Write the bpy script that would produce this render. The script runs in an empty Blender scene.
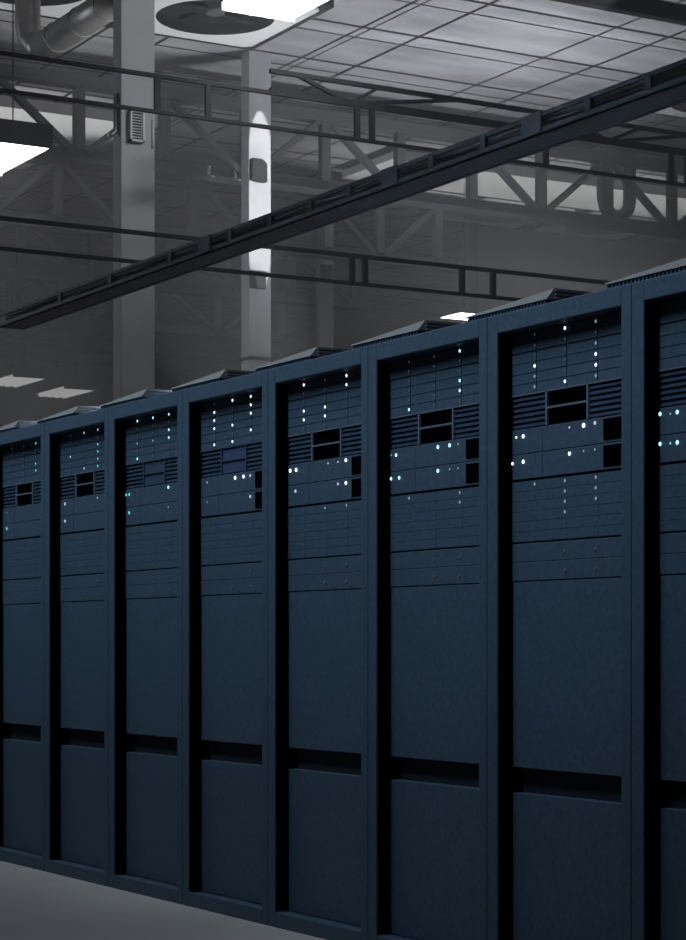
import bpy, bmesh, math, random
from mathutils import Vector, Matrix

S = bpy.context.scene
COL = S.collection
rnd = random.Random(11)

# ------------------------------------------------------------------ camera, world, lights, exposure
TH = math.radians(30.15)          # the rack row runs along +Y, 30 degrees left of the view axis
CT, ST = math.cos(TH), math.sin(TH)
EYE = 1.02
F = 2123.0                        # focal length in pixels of a 686 wide frame
cam_d = bpy.data.cameras.new('camera')
cam_d.sensor_fit = 'HORIZONTAL'
cam_d.sensor_width = 36.0
cam_d.lens = F * 36.0 / 686.0
cam_d.shift_y = 175.0 / 686.0
cam_d.clip_start = 0.05
cam_d.clip_end = 300
cam = bpy.data.objects.new('camera', cam_d)
COL.objects.link(cam)
cam.location = (0, 0, EYE)
cam.rotation_euler = (math.pi / 2, 0, -TH)
S.camera = cam

S.view_settings.view_transform = 'Standard'
S.view_settings.look = 'None'
S.view_settings.exposure = 0.0
S.view_settings.gamma = 1.0
S.view_settings.use_curve_mapping = False

W = bpy.data.worlds.new('world')
S.world = W
W.use_nodes = True
W.node_tree.nodes['Background'].inputs[0].default_value = (0.80, 0.88, 1.0, 1)
W.node_tree.nodes['Background'].inputs[1].default_value = 0.009


def area(name, loc, target, sx, sy, power, color=(1, 1, 1), spread=180):
    l = bpy.data.lights.new(name, 'AREA')
    l.shape = 'RECTANGLE'
    l.size, l.size_y = sx, sy
    l.energy = power
    l.color = color
    l.spread = math.radians(spread)
    o = bpy.data.objects.new(name, l)
    COL.objects.link(o)
    o.location = loc
    d = Vector(target) - Vector(loc)
    o.rotation_euler = d.to_track_quat('-Z', 'Y').to_euler()
    return o


# strip light over the aisle, close to the rack fronts
al = area('aisle_strip_light', (2.75, 8.6, 4.3), (2.75, 8.6, 0), 0.4, 9.0, 45, (0.70, 0.86, 1.0))
area('aisle_wash_light', (2.2, 8.6, 3.6), (3.64, 8.6, 1.75), 9.0, 1.1, 24, (0.66, 0.84, 1.0), 46)
# added hall fill: unseen lights low behind the racks, overhead and at the left
area('hall_fill', (13, 12.0, 8.2), (16, 26, 4), 5, 5, 80, (0.90, 0.94, 1.0))
area('hall_fill', (2.0, 27.0, 6.5), (20, 27.0, 4.5), 4, 4, 200, (0.90, 0.94, 1.0))  # added to lift the left-hand faces and the haze, no fixture
area('hall_fill', (24, 36, 8.4), (24, 36, 0), 12, 12, 115, (0.90, 0.94, 1.0))


def spot(name, loc, target, angle, power, blend, flat=1.0, size=0.05):
    l = bpy.data.lights.new(name, 'SPOT')
    l.energy = power
    l.spot_size = math.radians(angle)
    l.spot_blend = blend
    l.shadow_soft_size = size
    o = bpy.data.objects.new(name, l)
    COL.objects.link(o)
    o.location = loc
    o.rotation_euler = (Vector(target) - Vector(loc)).to_track_quat('-Z', 'Y').to_euler()
    o.scale = (1.0, flat, 1.0)
    return o


spot('upper_column_fill', (10.8, 13.0, 7.9), (8.5, 18.5, 6.9), 50, 560, 1.0, 1.0, 0.3)  # added light on the upper wide column, no fixture
area('lid_fill', (4.13, 9.1, 4.7), (4.13, 9.1, 0), 0.05, 2.6, 380, (0.9, 0.95, 1.0), 18.8)  # added to brighten the left lids only, no lamp hangs there
area('ceiling_fill', (16.3, 21.6, 1.2), (15.6, 23.6, 9), 1.5, 1.5, 215, (0.90, 0.94, 1.0), 75)  # unseen fill behind the racks, added to brighten the ceiling
spot('duct_fill', (11.6, 17.6, 1.2), (8.75, 20.4, 7.5), 15, 2600, 0.6)  # unseen light added for the highlight on the duct
spot('fan_fill', (10.6, 19.0, 1.2), (10.9, 23.5, 8.8), 30, 2400, 0.5)  # unseen light added to brighten the fan panels from below
spot('soffit_fill', (21.0, 23.0, 1.2), (21.0, 29.5, 8.8), 58, 5000, 0.6, 0.25)  # this and the next: unseen lights added to brighten the soffits
spot('soffit_fill', (10.2, 23.5, 1.2), (10.7, 29.5, 8.8), 40, 5000, 0.6, 0.30)


# ------------------------------------------------------------------ materials
def mat(name, col, rough=0.6, metal=0.0, noise=0.0, scale=20.0, spec=0.4, bump=0.0):
    m = bpy.data.materials.new(name)
    m.use_nodes = True
    nt = m.node_tree
    b = nt.nodes['Principled BSDF']
    b.inputs['Base Color'].default_value = (*col, 1)
    b.inputs['Roughness'].default_value = rough
    b.inputs['Metallic'].default_value = metal
    b.inputs['Specular IOR Level'].default_value = spec
    if noise > 0 or bump > 0:
        tc = nt.nodes.new('ShaderNodeTexCoord')
        n = nt.nodes.new('ShaderNodeTexNoise')
        n.inputs['Scale'].default_value = scale
        n.inputs['Detail'].default_value = 5
        nt.links.new(tc.outputs['Object'], n.inputs['Vector'])
        if noise > 0:
            r = nt.nodes.new('ShaderNodeMapRange')
            r.inputs['From Min'].default_value = 0.25
            r.inputs['From Max'].default_value = 0.75
            r.inputs['To Min'].default_value = 1 - noise
            r.inputs['To Max'].default_value = 1 + noise
            nt.links.new(n.outputs['Fac'], r.inputs['Value'])
            mx = nt.nodes.new('ShaderNodeVectorMath')
            mx.operation = 'SCALE'
            mx.inputs[0].default_value = col
            nt.links.new(r.outputs['Result'], mx.inputs['Scale'])
            nt.links.new(mx.outputs['Vector'], b.inputs['Base Color'])
        if bump > 0:
            bp = nt.nodes.new('ShaderNodeBump')
            bp.inputs['Strength'].default_value = bump
            bp.inputs['Distance'].default_value = 0.01
            nt.links.new(n.outputs['Fac'], bp.inputs['Height'])
            nt.links.new(bp.outputs['Normal'], b.inputs['Normal'])
    return m


def emit(name, col, strength, sample=True):
    m = bpy.data.materials.new(name)
    m.use_nodes = True
    b = m.node_tree.nodes['Principled BSDF']
    b.inputs['Base Color'].default_value = (*[0.2 * c for c in col], 1)
    b.inputs['Emission Color'].default_value = (*col, 1)
    b.inputs['Emission Strength'].default_value = strength
    if not sample:
        m.cycles.emission_sampling = 'NONE'
    return m


M = {
    'rack': mat('rack_paint', (0.052, 0.086, 0.126), 0.55, 0.0, 0.22, 60, 0.35, 0.06),
    'unit': mat('unit_paint', (0.056, 0.089, 0.130), 0.5, 0.0, 0.20, 60, 0.35, 0.05),
    'grille': mat('grille_paint', (0.042, 0.070, 0.112), 0.5, 0.0, 0.10, 40, 0.3),
    'bluebay': mat('blue_bay_paint', (0.055, 0.075, 0.15), 0.45, 0.0, 0.10, 40, 0.3),
    'black': mat('black_plastic', (0.0015, 0.0015, 0.002), 0.8, 0.0, 0, 20, 0.0),
    'bayframe': mat('bay_frame_metal', (0.11, 0.15, 0.20), 0.5, 0.0, 0.1, 40),
    'lid': mat('grey_lid_paint', (0.17, 0.165, 0.16), 0.6, 0.0, 0.10, 15),
    'steel': mat('grey_steel', (0.10, 0.10, 0.103), 0.65, 0.0, 0.15, 6),
    'dark': mat('dark_steel', (0.016, 0.018, 0.021), 0.6, 0.0, 0.15, 6),
    'tray': mat('tray_steel', (0.070, 0.079, 0.095), 0.55, 0.0, 0.15, 8),
    'inner': mat('tray_inside', (0.10, 0.10, 0.103), 0.6),
    'cable': mat('grey_cable', (0.30, 0.30, 0.30), 0.4, 0.0, 0.1, 10),
    'cable2': mat('dark_cable', (0.02, 0.02, 0.022), 0.5),
    'column': mat('column_paint', (0.52, 0.53, 0.56), 0.6, 0.0, 0.07, 3, 0.3),
    'white': mat('white_panel', (0.80, 0.81, 0.82), 0.5, 0.0, 0.04, 4),
    'duct': mat('duct_metal', (0.30, 0.30, 0.30), 0.35, 0.5, 0.18, 14, 0.5, 0.25),
    'wall': mat('wall_paint', (0.10, 0.10, 0.103), 0.9, 0.0, 0.12, 0.4, 0.1),
    'floor': mat('floor_concrete', (0.46, 0.41, 0.385), 0.6, 0.0, 0.14, 1.2, 0.2),
    'lamp': emit('lamp_tube', (1.0, 1.0, 1.0), 6.0),
    'led_off': emit('led_off', (0.45, 0.62, 0.75), 0.10, False),
    'led_dim': emit('led_dim', (0.55, 0.75, 0.9), 0.32, False),
    'led_white': emit('led_white', (0.82, 0.88, 1.0), 2.2, False),
    'led_cyan': emit('led_cyan', (0.40, 0.85, 1.0), 1.8, False),
    'led_teal': emit('led_teal', (0.16, 0.75, 0.80), 0.9, False),
    'led_violet': emit('led_violet', (0.62, 0.60, 0.95), 0.8, False),
    'led_red': emit('led_red', (0.35, 0.28, 0.36), 0.07, False),
    'led_faint': emit('led_faint', (0.25, 0.38, 0.50), 0.08, False),
    'lamp_far': emit('far_lamp_tube', (1.0, 1.0, 1.0), 0.55),
    'gapdark': mat('gap_plastic', (0.030, 0.040, 0.052), 0.7, 0.0, 0, 20, 0.1),
}


# ------------------------------------------------------------------ mesh helpers
class MB:
    def __init__(self):
        self.bm = bmesh.new()

    def box(self, x0, x1, y0, y1, z0, z1):
        v = [self.bm.verts.new((x, y, z)) for x in (x0, x1) for y in (y0, y1) for z in (z0, z1)]
        for f in ((0, 1, 3, 2), (4, 6, 7, 5), (0, 4, 5, 1), (2, 3, 7, 6), (0, 2, 6, 4), (1, 5, 7, 3)):
            self.bm.faces.new([v[i] for i in f])
        return self

    def hexa(self, p):
        """eight corners ordered like box(): x, then y, then z"""
        v = [self.bm.verts.new(q) for q in p]
        for f in ((0, 1, 3, 2), (4, 6, 7, 5), (0, 4, 5, 1), (2, 3, 7, 6), (0, 2, 6, 4), (1, 5, 7, 3)):
            self.bm.faces.new([v[i] for i in f])
        return self

    def bar(self, a, b, w, h, up=(0, 0, 1)):
        """rectangular bar from a to b"""
        a, b = Vector(a), Vector(b)
        d = (b - a).normalized()
        u = Vector(up)
        s = d.cross(u)
        if s.length < 1e-4:
            s = d.cross(Vector((0, 1, 0)))
        s.normalize()
        t = s.cross(d).normalized()
        pts = []
        for q in (a, b):
            for i in (-1, 1):
                for j in (-1, 1):
                    pts.append(q + s * i * w / 2 + t * j * h / 2)
        return self.hexa(pts)

    def tube(self, pts, r, n=16, cap=True):
        pts = [Vector(p) for p in pts]
        rings = []
        ref = None
        for i, p in enumerate(pts):
            d = (pts[min(i + 1, len(pts) - 1)] - pts[max(i - 1, 0)]).normalized()
            if ref is None:
                ref = d.orthogonal().normalized()
            s = (ref - d * ref.dot(d)).normalized()
            ref = s
            t = d.cross(s)
            rings.append([self.bm.verts.new(p + (s * math.cos(2 * math.pi * k / n) + t * math.sin(2 * math.pi * k / n)) * r) for k in range(n)])
        for a, b in zip(rings, rings[1:]):
            for k in range(n):
                f = self.bm.faces.new((a[k], a[(k + 1) % n], b[(k + 1) % n], b[k]))
                f.smooth = True
        if cap:
            self.bm.faces.new(list(reversed(rings[0])))
            self.bm.faces.new(rings[-1])
        return self

    def ball(self, c, r, sx=1, sy=1, sz=1, n=10):
        m = Matrix.Translation(c) @ Matrix.Diagonal((sx, sy, sz, 1))
        bmesh.ops.create_uvsphere(self.bm, u_segments=n, v_segments=max(6, n - 2), radius=r, matrix=m)
        return self

    def build(self, name, material, parent=None, bevel=0.0):
        bm = self.bm
        bmesh.ops.recalc_face_normals(bm, faces=bm.faces[:])
        me = bpy.data.meshes.new(name)
        bm.to_mesh(me)
        bm.free()
        me.materials.append(M[material] if isinstance(material, str) else material)
        o = bpy.data.objects.new(name, me)
        COL.objects.link(o)
        if parent is not None:
            o.parent = parent
        if bevel > 0:
            b = o.modifiers.new('bevel', 'BEVEL')
            b.width = bevel
            b.segments = 2
            b.limit_method = 'ANGLE'
        return o


def thing(name, label, cat, loc=(0, 0, 0), group=None):
    o = bpy.data.objects.new(name, None)
    o.empty_display_size = 0.2
    COL.objects.link(o)
    o.location = loc
    return tag(o, label, cat, group)


def tag(o, label, cat, group=None):
    o['label'] = label
    o['category'] = cat
    o['kind'] = 'thing'
    if group:
        o['group'] = group
    return o


def struct(o):
    o['kind'] = 'structure'
    return o


def copy_tree(o, parent=None):
    c = o.copy()
    COL.objects.link(c)
    if parent is not None:
        c.parent = parent
    for ch in list(o.children):
        copy_tree(ch, c)
    return c


# ------------------------------------------------------------------ the hall: floor, ceiling, walls, haze
H = 8.0
CEIL = EYE + H
X0, X1, Y0, Y1 = -3.0, 52.0, -3.0, 54.0
struct(MB().box(X0, X1, Y0, Y1, -0.2, 0.0).build('floor', 'floor'))
struct(MB().box(X0, X1, Y1, Y1 + 0.3, 0, CEIL).build('wall_back', 'wall'))
struct(MB().box(X1, X1 + 0.3, Y0, Y1, 0, CEIL).build('wall_right', 'wall'))


def ceiling_material():
    m = bpy.data.materials.new('ceiling_panels')
    m.use_nodes = True
    nt = m.node_tree
    L = nt.links.new
    b = nt.nodes['Principled BSDF']
    b.inputs['Roughness'].default_value = 0.85
    b.inputs['Specular IOR Level'].default_value = 0.15
    tc = nt.nodes.new('ShaderNodeTexCoord')
    sep = nt.nodes.new('ShaderNodeSeparateXYZ')
    L(tc.outputs['Object'], sep.inputs[0])

    def math_(op, a, bb):
        n = nt.nodes.new('ShaderNodeMath')
        n.operation = op
        for i, v in enumerate((a, bb)):
            if isinstance(v, (int, float)):
                n.inputs[i].default_value = v
            elif v is not None:
                L(v, n.inputs[i])
        return n.outputs[0]

    def joint(axis, start, period, width):
        s = math_('SUBTRACT', sep.outputs[axis], start - width / 2)
        mo = math_('FLOORED_MODULO', s, period)
        return math_('LESS_THAN', mo, width)

    lines = [joint(0, 14.03, 2.85, 0.05), joint(0, 14.89, 2.85, 0.06), joint(0, 14.16, 2.85 * 40, 0.035),
             joint(1, 22.0, 1.64, 0.08), joint(1, 22.44, 1.64, 0.05)]
    tot = lines[0]
    for q in lines[1:]:
        tot = math_('MAXIMUM', tot, q)
    n1 = nt.nodes.new('ShaderNodeTexNoise')
    n1.inputs['Scale'].default_value = 1.0
    n1.inputs['Detail'].default_value = 6
    mp = nt.nodes.new('ShaderNodeMapping')
    mp.inputs['Scale'].default_value = (0.5, 2.2, 1)
    L(tc.outputs['Object'], mp.inputs[0])
    L(mp.outputs[0], n1.inputs['Vector'])
    r = nt.nodes.new('ShaderNodeValToRGB')
    r.color_ramp.elements[0].position = 0.3
    r.color_ramp.elements[0].color = (0.27, 0.27, 0.29, 1)
    r.color_ramp.elements[1].position = 0.72
    r.color_ramp.elements[1].color = (0.50, 0.50, 0.52, 1)
    L(n1.outputs['Fac'], r.inputs[0])
    mx = nt.nodes.new('ShaderNodeMix')
    mx.data_type = 'RGBA'
    L(tot, mx.inputs[0])
    L(r.outputs[0], mx.inputs[6])
    mx.inputs[7].default_value = (0.03, 0.03, 0.033, 1)
    L(mx.outputs[2], b.inputs['Base Color'])
    return m


struct(MB().box(X0, X1, Y0, Y1, CEIL, CEIL + 0.3).build('ceiling', ceiling_material()))

hz = bpy.data.materials.new('hall_haze')
hz.use_nodes = True
nt = hz.node_tree
nt.nodes.remove(nt.nodes['Principled BSDF'])
vs = nt.nodes.new('ShaderNodeVolumeScatter')
vs.inputs['Color'].default_value = (0.95, 0.96, 1.0, 1)
vs.inputs['Density'].default_value = 0.017
va = nt.nodes.new('ShaderNodeVolumeAbsorption')
va.inputs['Color'].default_value = (0.0, 0.0, 0.0, 1)
va.inputs['Density'].default_value = 0.010
ad = nt.nodes.new('ShaderNodeAddShader')
nt.links.new(vs.outputs[0], ad.inputs[0])
nt.links.new(va.outputs[0], ad.inputs[1])
nt.links.new(ad.outputs[0], nt.nodes['Material Output'].inputs['Volume'])
haze = MB().box(5.2, X1 - 0.02, 2.0, Y1 - 0.02, 0.02, CEIL - 0.02).build('haze', hz)
haze['label'] = 'thin grey haze hanging in the hall behind the racks'
haze['category'] = 'haze'
haze['kind'] = 'stuff'

# ------------------------------------------------------------------ server racks
D = 3.64           # plane of the rack fronts
RW = 0.7110        # rack pitch
Y_SEAM = 4.680     # seam on the near side of the second rack in view
RECESS = 0.052
ZT = EYE + 1.002
XS = D + RECESS    # front plane of the units


def led(parent, y, z, on, r=0.0055):
    b = MB()
    b.ball((XS - 0.002, y, z), r, 0.5, 1, 1.15, 10)
    return b.build('status_light', on, parent)


def make_rack(label, yn, spec):
    """yn: the near (small Y) seam; the rack spans yn .. yn + RW"""
    R = thing('server_rack', label, 'server rack', (D + 0.5, yn + RW / 2, 0), 'server racks in the row')
    off = Vector((-(D + 0.5), -(yn + RW / 2), 0))

    def part(mb, name, m, parent=None, bevel=0.0):
        if parent is None:
            for v in mb.bm.verts:
                v.co += off
            return mb.build(name, m, R, bevel)
        for v in mb.bm.verts:
            v.co += off
        return mb.build(name, m, parent, bevel)

    g = 0.0015
    y0, y1 = yn + g, yn + RW - g
    o0, o1 = yn + 0.045, yn + RW - 0.055        # opening
    z_head = EYE + 0.945
    # cabinet carcass
    part(MB().box(D + 0.12, D + 1.0, y0, y1, 0.03, ZT), 'cabinet', 'rack')
    # front frame: two posts, header, sill
    f = MB()
    f.box(D, D + 0.12, y0, o0, 0.0, ZT)
    f.box(D, D + 0.12, o1, y1, 0.0, ZT)
    f.box(D, D + 0.12, o0, o1, z_head, ZT)
    f.box(D, D + 0.12, o0, o1, 0.0, 0.055)
    part(f, 'front_frame', 'rack', None, 0.003)
    # black strips lining the jambs, standing in for their shade
    rl = MB()
    rl.box(D + 0.006, D + 0.118, o1 - 0.004, o1 - 0.0005, 0.06, z_head - 0.002)
    part(rl, 'jamb_shade', 'black')
    rl = MB()
    rl.box(D + 0.006, D + 0.118, o0 + 0.0005, o0 + 0.004, 0.06, z_head - 0.002)
    part(rl, 'jamb_shade', 'black')
    ya, yb = o0 + 0.006, o1 - 0.006
    T = lambda t: yn + t * RW / 0.7205     # metres from the near seam

    def array(zt, rows, pitch, lit, base='led_off', groove=0.004):
        mb = MB()
        for k in range(rows):
            gap = (0.005 if k == 1 else 0.0025) if groove > 0.002 else 0.0015
            for (s, e) in ((ya, T(0.222)), (T(0.226), T(0.374)), (T(0.378), T(0.529)), (T(0.533), yb)):
                mb.box(XS, XS + 0.05, s, e, zt - (k + 1) * pitch + gap, zt - k * pitch)
        mb.box(XS + groove, XS + 0.055, ya, yb, zt - rows * pitch, zt)
        a = part(mb, 'disk_array', 'unit')
        for c, t in enumerate((0.539, 0.384, 0.232)):
            for k in range(rows):
                m = lit.get((c, k))
                z = zt - k * pitch - 0.012
                b = MB()
                big = m is not None
                b.ball((XS - 0.001, T(t), z), 0.0042 if big else 0.0028, 0.5, 1, 1.2, 10)
                part(b, 'status_light', m or base, a)
        return a

    z = z_head - 0.003
    array(z, 6, 0.0313, spec['a'], spec.get('dim', 'led_off'))
    # vent panel with two black bays
    zt, zb = EYE + 0.757, EYE + 0.653
    v = MB()
    v.box(XS + 0.009, XS + 0.06, ya, yb, zb, zt)
    for (s, e) in ((T(0.482), yb), (ya, T(0.268))):
        n = 6
        for k in range(n):
            zz = zb + 0.004 + (zt - zb - 0.006) * k / n
            v.hexa([(XS + 0.003, s, zz), (XS + 0.003, s, zz + 0.007), (XS + 0.003, e, zz), (XS + 0.003, e, zz + 0.007),
                    (XS + 0.014, s, zz + 0.003), (XS + 0.014, s, zz + 0.01), (XS + 0.014, e, zz + 0.003), (XS + 0.014, e, zz + 0.01)])
    vp = part(v, 'vent_panel', 'grille')
    fr = MB()
    fr.box(XS - 0.002, XS + 0.014, T(0.268), T(0.276), zb, zt)
    fr.box(XS - 0.002, XS + 0.014, T(0.474), T(0.482), zb, zt)
    fr.box(XS - 0.002, XS + 0.014, T(0.276), T(0.474), (zt + zb) / 2 - 0.003, (zt + zb) / 2 + 0.003)
    fr.box(XS - 0.002, XS + 0.014, ya, yb, zt - 0.004, zt)
    part(fr, 'bay_frame', 'bayframe' if spec.get('bay', 'black') == 'black' else 'grille', vp)
    for s in (0, 1):
        b = MB()
        zl = zb + 0.003 + s * (zt - zb) / 2
        b.box(XS + 0.004, XS + 0.013, T(0.277), T(0.473), zl + 0.001, zl + (zt - zb) / 2 - 0.008)
        part(b, 'drive_bay', spec.get('bay', 'black'), vp)
    # two servers, each with a black inlet at its near end
    zt = EYE + 0.652
    for u in range(2):
        zu = zt - u * 0.0765
        b = MB()
        b.box(XS, XS + 0.05, ya, yb, zu - 0.0745, zu)
        b.box(XS - 0.002, XS + 0.02, T(0.5), T(0.505), zu - 0.07, zu - 0.004)
        un = part(b, 'server_unit', 'unit', None, 0.0015)
        if spec.get('inlet', True):
            part(MB().box(XS - 0.0025, XS + 0.004, ya + 0.004, T(0.194), zu - 0.066, zu - 0.006), 'air_inlet', 'black', un)
        for (t, dz, r, m) in spec['s'][u]:
            q = MB()
            q.ball((XS - 0.002, T(t), zu - dz), r, 0.5, 1, 1.15, 10)
            part(q, 'status_light', m, un)
    # second disk array below
    array(EYE + 0.494, 6, 0.0305, spec['b'], 'led_faint', 0.0008)
    # lower servers and blanking panels
    for u in range(2):
        zu = EYE + 0.306 - u * 0.0565
        un = part(MB().box(XS, XS + 0.05, ya, yb, zu - 0.0557, zu), 'server_unit', 'unit', None, 0.0015)
        for t in (0.384, 0.232):
            q = MB()
            q.ball((XS - 0.002, T(t), zu - 0.03), 0.005, 0.5, 1, 1.1, 10)
            part(q, 'status_light', 'led_red', un)
    for (a, b_) in ((0.191, -0.372),):
        part(MB().box(XS + 0.002, XS + 0.05, ya, yb, EYE + b_, EYE + a), 'blank_panel', 'unit', None, 0.002)
    part(MB().box(XS + 0.04, XS + 0.06, ya, yb, EYE - 0.448, EYE - 0.373), 'cable_gap', 'gapdark')
    part(MB().box(XS + 0.002, XS + 0.05, ya, yb, 0.057, EYE - 0.449), 'lower_panel', 'unit', None, 0.002)
    # roof: slotted collar and a wedge lid that rises towards the near end
    ly0, ly1 = yn + RW * 0.60, yn + RW * 1.21
    xa, xb = D + 0.02, D + 0.62
    c = MB()
    c.box(xa + 0.02, xb, ly0 + 0.015, ly1, ZT + 0.001, ZT + 0.018)
    n = 24
    for k in range(n):
        yy = ly0 + 0.012 + (ly1 - ly0 - 0.03) * k / (n - 1)
        c.box(xa + 0.004, xa + 0.022, yy, yy + 0.009, ZT + 0.001, ZT + 0.018)
    for k in range(14):
        xx = xa + 0.03 + 0.5 * k / 13
        c.box(xx, xx + 0.016, ly0 + 0.002, ly0 + 0.017, ZT + 0.001, ZT + 0.018)
    part(c, 'vent_collar', 'grille')
    l = MB()
    zb = ZT + 0.018
    l.hexa([(xa, ly0, zb), (xa + 0.028, ly0, zb + 0.034), (xa, ly1, zb), (xa + 0.005, ly1, zb + 0.005),
            (xb + 0.02, ly0, zb), (xb + 0.02, ly0, zb + 0.034), (xb + 0.02, ly1, zb), (xb + 0.02, ly1, zb + 0.005)])
    for k in range(3):
        zz = zb + 0.003 + k * 0.011
        l.box(xa + 0.03, xb, ly0 - 0.006, ly0 + 0.002, zz, zz + 0.004)
    part(l, 'roof_lid', 'lid')
    return R


W_, C_, T_, V_, DM = 'led_white', 'led_cyan', 'led_teal', 'led_violet', 'led_dim'
B, s_ = 0.0053, 0.0032


def lit(m, *cells):
    return {c: m for c in cells}


specs = [
    # near, cut off by the right edge of the photo
    ('server rack cut off by the right edge of the photo, four bright cyan lights',
     dict(a={}, b={}, dim='led_off',
          s=(((0.580, 0.018, B, C_), (0.655, 0.016, 0.005, C_), (0.61, 0.02, s_, DM)), ((0.580, 0.024, B, C_), (0.655, 0.022, 0.005, C_), (0.61, 0.024, s_, T_))))),
    ('widest fully visible server rack, white lights, two black squares at its side',
     dict(a={**lit(W_, (0, 3), (1, 0), (1, 5), (2, 3), (2, 4)), **lit(DM, (2, 0), (2, 5), (0, 5), (2, 2), (0, 4))}, b={**lit(DM, (0, 0), (1, 0), (2, 0), (2, 1), (1, 1), (1, 2), (1, 3), (2, 2))},
          s=(((0.598, 0.022, B, W_), (0.635, 0.022, s_, W_), (0.36, 0.016, s_, V_), (0.29, 0.016, 0.006, W_), (0.235, 0.014, 0.005, V_)),
             ((0.598, 0.022, B, W_), (0.655, 0.024, 0.0042, W_), (0.36, 0.016, 0.005, W_), (0.29, 0.014, s_, DM), (0.235, 0.014, s_, DM))))),
    ('server rack directly left of the widest one, cyan lights and black twin bays',
     dict(a={**lit(C_, (0, 5), (2, 0), (2, 3), (2, 4))}, b={**lit(DM, (0, 0), (2, 0), (2, 1))},
          s=(((0.62, 0.022, 0.005, C_), (0.36, 0.016, 0.0055, C_), (0.29, 0.016, 0.0055, C_), (0.24, 0.016, s_, DM), (0.65, 0.02, s_, DM)),
             ((0.652, 0.022, 0.005, C_), (0.60, 0.022, B, C_), (0.36, 0.016, 0.0055, C_), (0.29, 0.016, s_, DM), (0.24, 0.016, s_, DM))))),
    ('server rack in front of the slim distant column, white lights over black twin bays',
     dict(a={**lit(W_, (0, 0), (0, 3), (0, 4), (1, 3), (1, 4), (2, 0), (2, 1))}, b={**lit(DM, (1, 0), (2, 0))},
          s=(((0.64, 0.022, 0.006, W_), (0.595, 0.022, 0.006, W_), (0.36, 0.016, s_, V_), (0.29, 0.016, s_, V_), (0.235, 0.014, B, W_)),
             ((0.60, 0.022, 0.0055, V_), (0.29, 0.016, 0.0045, V_), (0.235, 0.016, 0.0055, W_))))),
    ('server rack below the brightly lit column, many white lights over a bluish bay',
     dict(a={**lit(W_, (0, 1), (0, 2), (0, 3), (0, 5), (1, 0), (1, 3), (1, 5), (2, 0), (2, 1), (2, 2), (2, 4))}, b={}, bay='bluebay',
          s=(((0.36, 0.018, 0.006, W_), (0.29, 0.018, 0.006, W_), (0.235, 0.018, 0.005, V_), (0.6, 0.02, s_, V_)),
             ((0.235, 0.02, 0.0055, V_), (0.6, 0.02, s_, DM))))),
    ('server rack below the grey louvred column, teal lights at its lower left',
     dict(a={**lit(C_, (0, 0), (1, 0), (2, 0), (0, 5), (2, 2), (2, 3)), **lit(DM, (0, 3), (1, 3))}, b={}, bay='grille', inlet=False,
          s=(((0.62, 0.022, B, T_), (0.65, 0.022, 0.005, T_), (0.235, 0.016, B, C_)), ((0.62, 0.022, 0.006, T_), (0.235, 0.02, s_, DM))))),
    ('second server rack from the left edge of the photo, violet lights below a black bay',
     dict(a={**lit(V_, (1, 0), (0, 3), (2, 0), (1, 5)), **lit(T_, (2, 2), (2, 3), (2, 4), (2, 5))}, b={}, inlet=False,
          s=(((0.6, 0.022, 0.006, V_), (0.235, 0.016, s_, V_)), ((0.6, 0.022, 0.006, V_),)))),
    ('server rack at the left edge of the photo, two teal lights above a dark bay',
     dict(a={**lit(T_, (2, 0), (2, 3), (2, 4))}, b={}, inlet=False,
          s=(((0.6, 0.022, s_, DM),), ((0.6, 0.022, 0.006, T_),)))),
    ('farthest server rack of the row, only its roof lid edge showing at the left edge',
     dict(a={}, b={}, s=((), ()))),
]
for i, (lab, sp) in enumerate(specs):
    make_rack(lab, Y_SEAM + (i - 1) * RW, sp)


# ------------------------------------------------------------------ places in the hall
def at_y(px, Y, zr):
    """point on the vertical plane Y=const seen under pixel column px, zr metres above the eye"""
    k = (px - 343.0) / F
    X = Y * (ST + k * CT) / (CT - k * ST)
    return Vector((X, Y, EYE + zr))


def at_d(px, d, zr):
    lat = (px - 343.0) / F * d
    return Vector((lat * CT + d * ST, d * CT - lat * ST, EYE + zr))


def at_py(px, py, d):
    return at_d(px, d, (645.0 - py) * d / F)


# columns: near corner, size along X and along Y
def column(label, px, d, wx, wy, cat='column'):
    p = at_d(px, d, 0)
    r = MB().box(0, wx, 0, wy, 0, CEIL).build('steel_column', 'column', None, 0.01)
    r.location = (p.x, p.y, 0)
    tag(r, label, cat, 'columns of the hall')
    return r, p


c1, p1 = column('wide grey column with a small louvred box, left of the brightly lit column', 121, 20.2, 0.355, 0.19)
c2, p2 = column('tall column brightly lit white in its upper half', 249, 28.5, 0.335, 0.23)
c3, p3 = column('slim distant grey column right of the brightly lit column', 320, 36.0, 0.27, 0.14)

# louvred box on the wide column
q = at_py(139, 125, 20.2)
r = thing('louvered_box', 'small light grey louvred box on the wide grey column', 'vent', (q.x, p1.y, q.z))
fz, fx = 0.15, 0.075
b = MB()
b.box(-fx, -fx + 0.018, -0.06, 0, -fz, fz); b.box(fx - 0.018, fx, -0.06, 0, -fz, fz)
b.box(-fx, fx, -0.06, 0, -fz, -fz + 0.02); b.box(-fx, fx, -0.06, 0, fz - 0.02, fz)
b.build('frame', 'white', r)
MB().box(-fx + 0.018, fx - 0.018, -0.012, 0, -fz + 0.02, fz - 0.02).build('back_plate', 'dark', r)
b = MB()
for k in range(9):
    zz = -fz + 0.035 + k * 0.0265
    b.hexa([(-fx + 0.018, -0.055, zz), (-fx + 0.018, -0.055, zz + 0.008), (-fx + 0.018, -0.02, zz + 0.012), (-fx + 0.018, -0.02, zz + 0.02),
            (fx - 0.018, -0.055, zz), (fx - 0.018, -0.055, zz + 0.008), (fx - 0.018, -0.02, zz + 0.012), (fx - 0.018, -0.02, zz + 0.02)])
b.build('louver', 'white', r)
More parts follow.
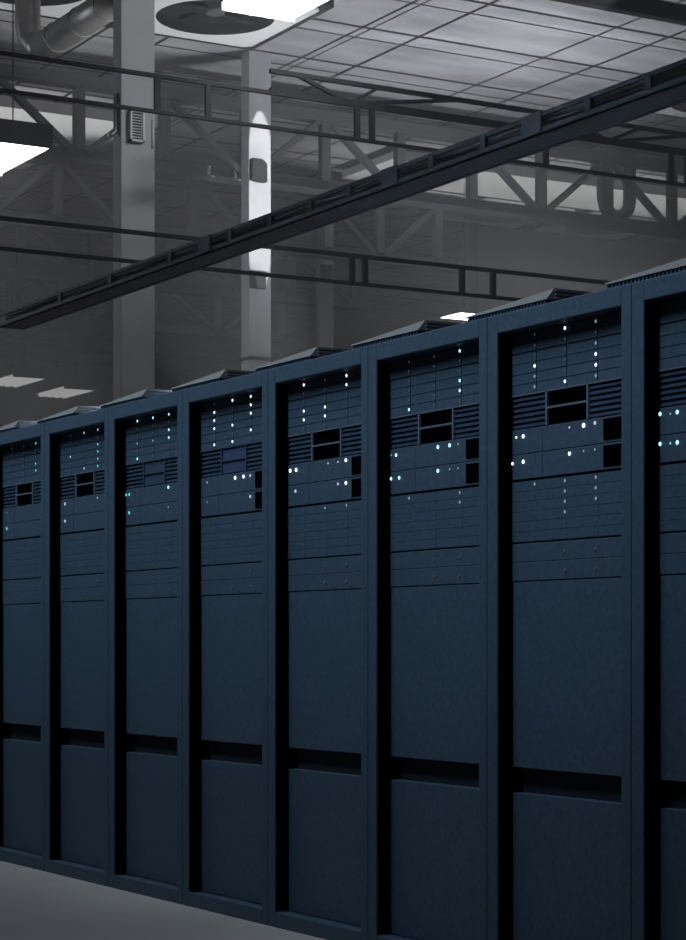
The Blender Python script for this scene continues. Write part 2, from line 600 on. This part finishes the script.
# slim bright conduit on the edge of the wide column and a bent pipe on its left
q = at_y(154.0, p1.y - 0.02, (645 - 132) * 20.3 / F)
tag(MB().tube([(q.x - 0.005, p1.y - 0.009, q.z - 0.14), (q.x - 0.005, p1.y - 0.009, q.z + 0.13)], 0.012, 10).build('conduit', 'white'),
    'short white conduit on the right edge of the wide grey column', 'conduit')
q = at_py(116, 118, 20.4)
cx_, cy_ = p1.x - 0.018, p1.y + 0.08
tag(MB().tube([(cx_, cy_, q.z + 0.2), (cx_, cy_, q.z - 0.12), (cx_ - 0.005, cy_, q.z - 0.16), (cx_ - 0.03, cy_, q.z - 0.19), (cx_ - 0.08, cy_, q.z - 0.2)], 0.022, 10).build('conduit', 'duct'),
    'bent metal conduit on the shaded left side of the wide grey column', 'conduit')

# boxes on the lit column
q = at_py(259, 169, 28.5)
r = thing('junction_box', 'dark junction box with a cut corner on the lit part of the column', 'box', (q.x, p2.y, q.z))
b = MB()
pr = [(-0.11, -0.145), (0.0, -0.165), (0.115, -0.165), (0.115, 0.075), (0.05, 0.135), (-0.11, 0.135)]
lo = [b.bm.verts.new((x, -0.09, z)) for x, z in pr]
hi = [b.bm.verts.new((x, 0, z)) for x, z in pr]
b.bm.faces.new(lo); b.bm.faces.new(hi)
for k in range(6):
    b.bm.faces.new((lo[k], lo[(k + 1) % 6], hi[(k + 1) % 6], hi[k]))
b.build('housing', 'dark', r)
MB().box(-0.085, 0.09, -0.097, -0.09, -0.12, 0.06).build('cover_plate', 'dark', r)
q = at_py(259, 280, 28.5)
r = thing('cable_clamp_box', 'dark box at the lower end of the lit part of the column', 'box', (q.x, p2.y, q.z))
MB().box(-0.11, 0.11, -0.06, 0, -0.11, 0.11).build('housing', 'dark', r)
MB().box(-0.12, 0.12, -0.07, 0, 0.11, 0.125).build('cap', 'cable2', r)
q = at_py(257, 358, 28.5)
tag(MB().box(p2.x - 0.02, p2.x + 0.355, p2.y - 0.02, p2.y + 0.25, q.z - 0.02, q.z + 0.02).build('strap', 'dark'),
    'thin dark strap around the lit column just above the racks', 'strap')
q = at_py(327, 273, 36.0)
r = thing('junction_box', 'small faint box on the slim distant column', 'box', (q.x, p3.y, q.z))
MB().box(-0.1, 0.1, -0.08, 0, -0.14, 0.14).build('housing', 'steel', r)

# spotlight that makes the lit part of the column
sp = bpy.data.lights.new('column_spot', 'SPOT')
sp.energy = 6500
sp.spot_size = 2 * math.atan(1.2 / 9.0)
sp.spot_blend = 0.03
sp.shadow_soft_size = 0.02
so = bpy.data.objects.new('column_spot', sp)
COL.objects.link(so)
tg = at_py(258, 198, 28.5)
tg.x = p2.x + 0.168
so.location = (tg.x + 0.02, p2.y - 9.0, tg.z + 0.9)
dq = (tg - so.location).to_track_quat('-Z', 'Y')
so.rotation_euler = dq.to_euler()
so.scale = (0.19, 1.0, 1.0)


# ------------------------------------------------------------------ roof trusses along X
def truss(label, Y, pitch, x_off, xa, xb, z_top=7.62, z_bot=6.55, m='steel', par=0):
    r = thing('roof_truss', label, 'truss', (xa, Y, EYE + z_bot), 'roof trusses')
    w = 0.14
    L_ = xb - xa
    dz = z_top - z_bot
    MB().box(0, L_, -0.11, 0.11, dz - 0.15, dz).build('top_chord', m, r)
    b = MB()
    b.box(0, L_, -0.015, 0.015, -0.06, 0.10)
    b.box(0, L_, -0.13, 0.13, -0.09, -0.06)
    b.build('bottom_chord', m, r)
    n0 = math.ceil((xa - x_off) / pitch)
    n1 = math.floor((xb - x_off) / pitch)
    for n in range(n0, n1 + 1):
        x = x_off + n * pitch - xa
        MB().box(x - 0.07, x + 0.07, -0.06, 0.06, 0.09, dz - 0.14).build('post', m, r)
        if n < n1:
            if n % 2 == par:
                a, c = (x + 0.1, 0, 0.06), (x + pitch - 0.1, 0, dz - 0.15)
            else:
                a, c = (x + 0.1, 0, dz - 0.15), (x + pitch - 0.1, 0, 0.06)
            MB().bar(a, c, 0.08, 0.12, (0, 1, 0)).build('diagonal', m, r)
    return r


xo = at_y(541, 26.4, 0).x
truss('nearest pale roof truss with thick chords, crossing above the cable tray', 26.4, 1.263, xo, 8.2, 26.0)
truss('second roof truss, dim, behind the wide grey column', 30.8, 1.17, at_y(193, 30.8, 0).x, 9.5, 20.3, 7.62, 6.55, 'steel', 1)
truss('third roof truss, faint in the haze, below the second one at the left', 35.2, 1.36, at_y(92, 35.2, 0).x, 11.0, 21.0, 7.62, 6.55)
truss('fourth roof truss, very faint in the haze', 39.6, 1.5, 14.0, 12.5, 21.5, 7.62, 6.5)
truss('farthest roof truss, barely visible in the haze low at the left', 45.0, 1.6, 16.0, 14.5, 22.0, 6.6, 5.7)

# near dark beam in the upper right corner
Yb = 19.5
tag(MB().box(8.0, 24.0, Yb - 0.06, Yb + 0.06, EYE + 0.1875 * Yb / ST, EYE + 0.1925 * Yb / ST).build('cross_beam', 'dark'),
    'dark beam under the ceiling in the upper right corner', 'beam')

# ------------------------------------------------------------------ dark lattice girder and cable ladders, along X
Yg = 17.0
z0, z1, z2 = [n * Yg / ST for n in (0.1540, 0.1485, 0.1383)]
r = thing('lattice_girder', 'dark lattice girder hung below the tiled ceiling with V braces', 'girder', (0, Yg, EYE))
xa, xb = 5.6, 16.5
xg = at_y(270, Yg, 0).x
MB().box(xg, xb, -0.02, 0.02, z0 - 0.02, z0 + 0.02).build('top_chord', 'dark', r)
MB().box(xg, xb, -0.03, 0.03, z1 - 0.022, z1 + 0.034).build('bottom_chord', 'dark', r)
for (pa, pb) in ((350, 297), (350, 379), (352, 460), (607, 640), (607, 570), (609, 690)):
    A, Bq = at_y(pa, Yg, 0), at_y(pb, Yg, 0)
    MB().bar((A.x, 0.0, z1), (Bq.x, 0.0, z0), 0.03, 0.045, (0, 1, 0)).build('brace', 'dark', r)


def ladder(label, zt, zb, pxs, Y, xa, xb):
    r = thing('cable_ladder', label, 'cable ladder', (0, Y, EYE), 'cable ladders')
    MB().box(xa, xb, -0.02, 0.02, zt - 0.017, zt + 0.017).build('rail', 'dark', r)
    MB().box(xa, xb, -0.02, 0.02, zb - 0.015, zb + 0.015).build('rail', 'dark', r)
    for px in pxs:
        X = at_y(px, Y, 0).x
        MB().box(X - 0.026, X + 0.026, -0.018, 0.018, zb, zt).build('rung', 'dark', r)
    return r


ladder('upper dark cable ladder crossing in front of both tall columns', z1 - 0.03, z2, (157, 208, 357, 372, 546, 671, 687), Yg - 0.06, xa, xb)
ladder('lower dark cable ladder just above the racks', 0.1068 * 16.6 / ST, 0.0992 * 16.6 / ST, (352, 365, 462, 493), 16.6, xa, xb)

# ------------------------------------------------------------------ cable tray along Y
Xt = 6.2
zl, zu = 0.357 * Xt / CT, 0.3725 * Xt / CT
wt = 0.21
ya, yb = 6.2, 16.2
r = thing('cable_tray', 'long dark cable tray running diagonally above the racks', 'cable tray', (Xt, 0, EYE))
hgt = zu - zl
MB().box(0, 0.02, ya, yb, zu - 0.022, zu).box(wt - 0.02, wt, ya, yb, zu - 0.022, zu).build('top_rail', 'tray', r)
MB().box(0, wt, ya, yb, zl, zl + 0.008).box(0, 0.012, ya, yb, zl, zl + 0.034).box(wt - 0.012, wt, ya, yb, zl, zl + 0.034).build('bottom_rail', 'tray', r)


def tray_y(px):
    return Xt * (F / (CT * (px + 890.0)) - ST) / CT


for px in (60, 110, 170, 230, 270, 310, 349, 431, 483, 588, 648):
    y = tray_y(px)
    MB().box(-0.004, 0.016, y - 0.025, y + 0.025, zl + 0.03, zu - 0.01).build('stiffener', 'tray', r)
for px in (205, 390, 532):
    y = tray_y(px)
    MB().box(-0.008, 0.016, y - 0.085, y + 0.085, zl + 0.01, zu + 0.004).build('joint_plate', 'tray', r)
MB().box(0.055, wt - 0.012, ya, yb, zl + 0.008, zu - 0.002).build('inner_box', 'inner', r)
MB().box(wt - 0.022, wt + 0.002, ya, yb, zl - 0.004, zl + 0.03).build('edge_strip', 'tray', r)
for k in range(3):
    pts = []
    n = 34
    ph = rnd.random() * 6
    for i in range(n):
        y = ya + 0.1 + (yb - ya - 0.2) * i / (n - 1)
        pts.append((Xt + 0.022 + 0.012 * k, y, EYE + zl + 0.046 + 0.014 * k + 0.016 * math.sin(i * 0.9 + ph)))
    tag(MB().tube(pts, 0.0055, 8).build('power_cable', ('cable2', 'cable2', 'cable')[k]),
        ('dark cable lying lowest in the cable tray', 'dark cable in the cable tray between the lowest and the pale cable',
         'pale cable showing near the top of the cable tray')[k], 'cable', 'cables in the tray')

# ------------------------------------------------------------------ ceiling fan units: white panel with a round fan
def fan_proto(label):
    r = thing('ceiling_fan_unit', label, 'ventilation fan', (0, 0, 0), 'ceiling fan units')
    hw, rad, n = 0.98, 0.74, 64
    b = MB()
    sh = MB()
    rim, sq, up, sqt, lo_ = [], [], [], [], []
    for k in range(n):
        a = 2 * math.pi * (k + 0.5) / n
        c, s = math.cos(a), math.sin(a)
        m = max(abs(c), abs(s))
        rim.append(b.bm.verts.new((rad * c, rad * s, 0)))
        sq.append(b.bm.verts.new((hw * c / m, hw * s / m, 0)))
        lo_.append(sh.bm.verts.new((rad * c, rad * s, 0.0)))
        up.append(sh.bm.verts.new((rad * c, rad * s, 0.17)))
        sqt.append(b.bm.verts.new((hw * c / m, hw * s / m, 0.17)))
    for k in range(n):
        j = (k + 1) % n
        b.bm.faces.new((rim[k], rim[j], sq[j], sq[k]))
        sh.bm.faces.new((lo_[k], up[k], up[j], lo_[j]))
        b.bm.faces.new((sq[k], sq[j], sqt[j], sqt[k]))
    b.build('panel', 'white', r)
    sh.build('shroud', 'dark', r)
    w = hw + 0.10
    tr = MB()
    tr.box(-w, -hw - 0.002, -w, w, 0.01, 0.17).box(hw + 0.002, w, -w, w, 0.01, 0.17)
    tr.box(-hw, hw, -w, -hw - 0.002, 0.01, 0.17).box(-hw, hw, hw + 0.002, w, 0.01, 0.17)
    tr.build('edge_band', 'dark', r)  # dark ring put in for the shaded gap around the panel
    MB().tube([(0, 0, 0.15), (0, 0, 0.17)], rad - 0.002, 48).build('back_plate', 'dark', r)
    MB().tube([(0, 0, 0.05), (0, 0, 0.15)], 0.12, 24).build('hub', 'steel', r)
    for k in range(5):
        a = 2 * math.pi * k / 5 + 0.4
        R_ = Matrix.Rotation(a, 4, 'Z')
        pts = [(0.13, -0.05, 0.06), (0.13, -0.05, 0.065), (0.13, 0.09, 0.10), (0.13, 0.09, 0.105),
               (0.71, -0.14, 0.06), (0.71, -0.14, 0.065), (0.71, 0.12, 0.11), (0.71, 0.12, 0.115)]
        MB().hexa([R_ @ Vector(p) for p in pts]).build('blade', 'dark', r)
    return r


zf = EYE + 7.8
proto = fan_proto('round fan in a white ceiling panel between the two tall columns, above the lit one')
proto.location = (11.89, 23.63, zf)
fan_spots = [
    (9.45, 23.63, 'round fan in a white ceiling panel in the top left corner of the photo'),
    (20.0, 23.63, 'white fan panel showing under the cable tray at the right edge of the photo'),
    (12.0, 31.8, 'far fan panel seen between truss posts left of the wide grey column'),
    (9.7, 31.8, 'fan panel behind the hanging lamp at the left edge of the photo'),
    (19.5, 31.8, 'pale fan panel behind the truss, emerging just under the cable tray'),
    (21.8, 31.8, 'pale fan panel behind the truss, second to the right under the cable tray'),
    (24.1, 31.8, 'pale fan panel behind the truss at the right edge of the photo'),
]
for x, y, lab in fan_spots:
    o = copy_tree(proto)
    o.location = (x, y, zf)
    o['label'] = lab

for xa, xb, lab in ((8.4, 13.4, 'pale blank soffit seen between the truss posts at the left edge'),
                    (17.8, 27.0, 'pale blank soffit behind the nearest truss at the right')):
    r = thing('white_soffit', lab, 'soffit', (xa, 29.0, zf), 'pale soffits')
    MB().box(0, xb - xa, 0, 1.68, 0.0, 0.12).build('sheet', 'white', r)
    MB().box(0, xb - xa, -0.02, 0.0, -0.02, 0.14).build('edge_band', 'steel', r)
# partition wall behind the trusses at the right
struct(MB().box(22.0, X1 - 0.05, 33.2, 33.4, 0, CEIL - 0.01).build('wall_partition', 'wall'))

# ------------------------------------------------------------------ hanging lamps
def lamp_proto(label, glow='lamp', top=2.495):
    r = thing('hanging_lamp', label, 'lamp', (0, 0, 0), 'hanging hall lamps')
    b = MB()
    hw, hl = 0.36, 0.75
    b.box(-hw, hw, -hl, hl, 0.14, 0.24)
    b.box(-hw - 0.012, -hw, -hl, hl, 0.03, 0.24)
    b.box(hw, hw + 0.012, -hl, hl, 0.03, 0.24)
    b.box(-hw, hw, -hl - 0.012, -hl, -0.02, 0.24)
    b.build('housing', 'dark', r)
    MB().box(-hw, hw, hl, hl + 0.012, -0.04, 0.24).build('end_plate', 'white', r)
    MB().box(-hw, hw, -hl, hl, 0.11, 0.14).build('reflector', 'white', r)
    for k in range(4):
        x = -0.27 + 0.18 * k
        MB().tube([(x, -hl + 0.01, 0.035), (x, hl - 0.01, 0.035)], 0.078, 16).build('tube', glow, r)
    for q in (-1, 1):
        MB().box(-0.006, 0.006, q * 0.5 - 0.006, q * 0.5 + 0.006, 0.24, top).build('suspension_rod', 'dark', r)
    return r


ZL = EYE + 5.5
lp = lamp_proto('bright hanging tube lamp at the left edge of the photo', 'lamp', 2.298)
a = at_py(52, 147, 5.5 * F / (645 - 147))
lp.location = (a.x - 0.36, a.y + 0.75, ZL)
a = at_py(295, 18, 5.5 * F / (645 - 18))
f1 = at_py(16, 381, 44.2)
f2 = at_py(66, 392, 46.2)
for x, y, z, lab in (
        (a.x - 0.36, a.y - 0.75, ZL, 'bright hanging tube lamp cut off at the top of the photo'),
        (f1.x, f1.y, ZL, 'far lamp glimmering in the haze low at the left edge'),
        (f2.x, f2.y, ZL, 'far lamp glimmering in the haze just left of the wide column'),):
    o = lamp_proto(lab, 'lamp' if y < 30 else 'lamp_far')
    o.location = (x, y, z)
    o['label'] = lab
a = at_py(440, 318, 5.5 * F / (645 - 318))
r = thing('flat_panel_lamp', 'flat white glowing panel lamp peeking over the rack lids right of the middle', 'lamp', (a.x, a.y, ZL))
MB().box(0, 1.1, -0.62, 0, 0.01, 0.05).build('housing', 'dark', r)
MB().box(0.01, 1.09, -0.61, -0.01, 0.0, 0.01).build('light_panel', 'lamp', r)
for y in (-0.5, -0.12):
    MB().box(0.405, 0.415, y - 0.005, y + 0.005, 0.05, 2.298).build('suspension_rod', 'dark', r)

# ------------------------------------------------------------------ ducts
a = at_py(44, 46, 23.0)
far = a
pts = [(a.x, 18.95, a.z), (a.x, a.y, a.z)]
r = thing('air_duct', 'round metal duct with a bright highlight running to the top left', 'duct', (0, 0, 0))
MB().tube(pts, 0.155, 28).build('pipe', 'duct', r)
MB().tube([(a.x, a.y - 0.02, a.z), (a.x - 0.02, a.y + 0.12, a.z + 0.02), (a.x - 0.05, a.y + 0.26, a.z + 0.12), (a.x - 0.06, a.y + 0.32, a.z + 0.3),
           (a.x - 0.06, a.y + 0.32, CEIL - 0.005)], 0.14, 24).build('riser', 'duct', r)
for k in range(4):
    y = a.y - 0.4 - k * 0.65
    MB().tube([(a.x, y, a.z), (a.x, y + 0.03, a.z)], 0.163, 28).build('joint_band', 'duct', r)
# bent pipe hanging behind the truss at the right
a = at_py(621, 165, 33.5)
z = a.z
r = thing('bent_pipe', 'bent metal pipe hanging behind the nearest truss at the right', 'pipe', (0, 0, 0))
MB().tube([(a.x - 0.35, a.y, z - 0.02), (a.x - 0.35, a.y, z - 0.55), (a.x - 0.3, a.y, z - 0.72), (a.x - 0.15, a.y, z - 0.82), (a.x + 0.02, a.y, z - 0.80),
           (a.x + 0.14, a.y, z - 0.70), (a.x + 0.17, a.y, z - 0.55), (a.x + 0.17, a.y, CEIL - 0.005)], 0.105, 20).build('pipe', 'duct', r)
MB().tube([(a.x - 0.35, a.y, z + 0.1), (a.x - 0.35, a.y, z - 0.05)], 0.2, 20).build('funnel', 'duct', r)
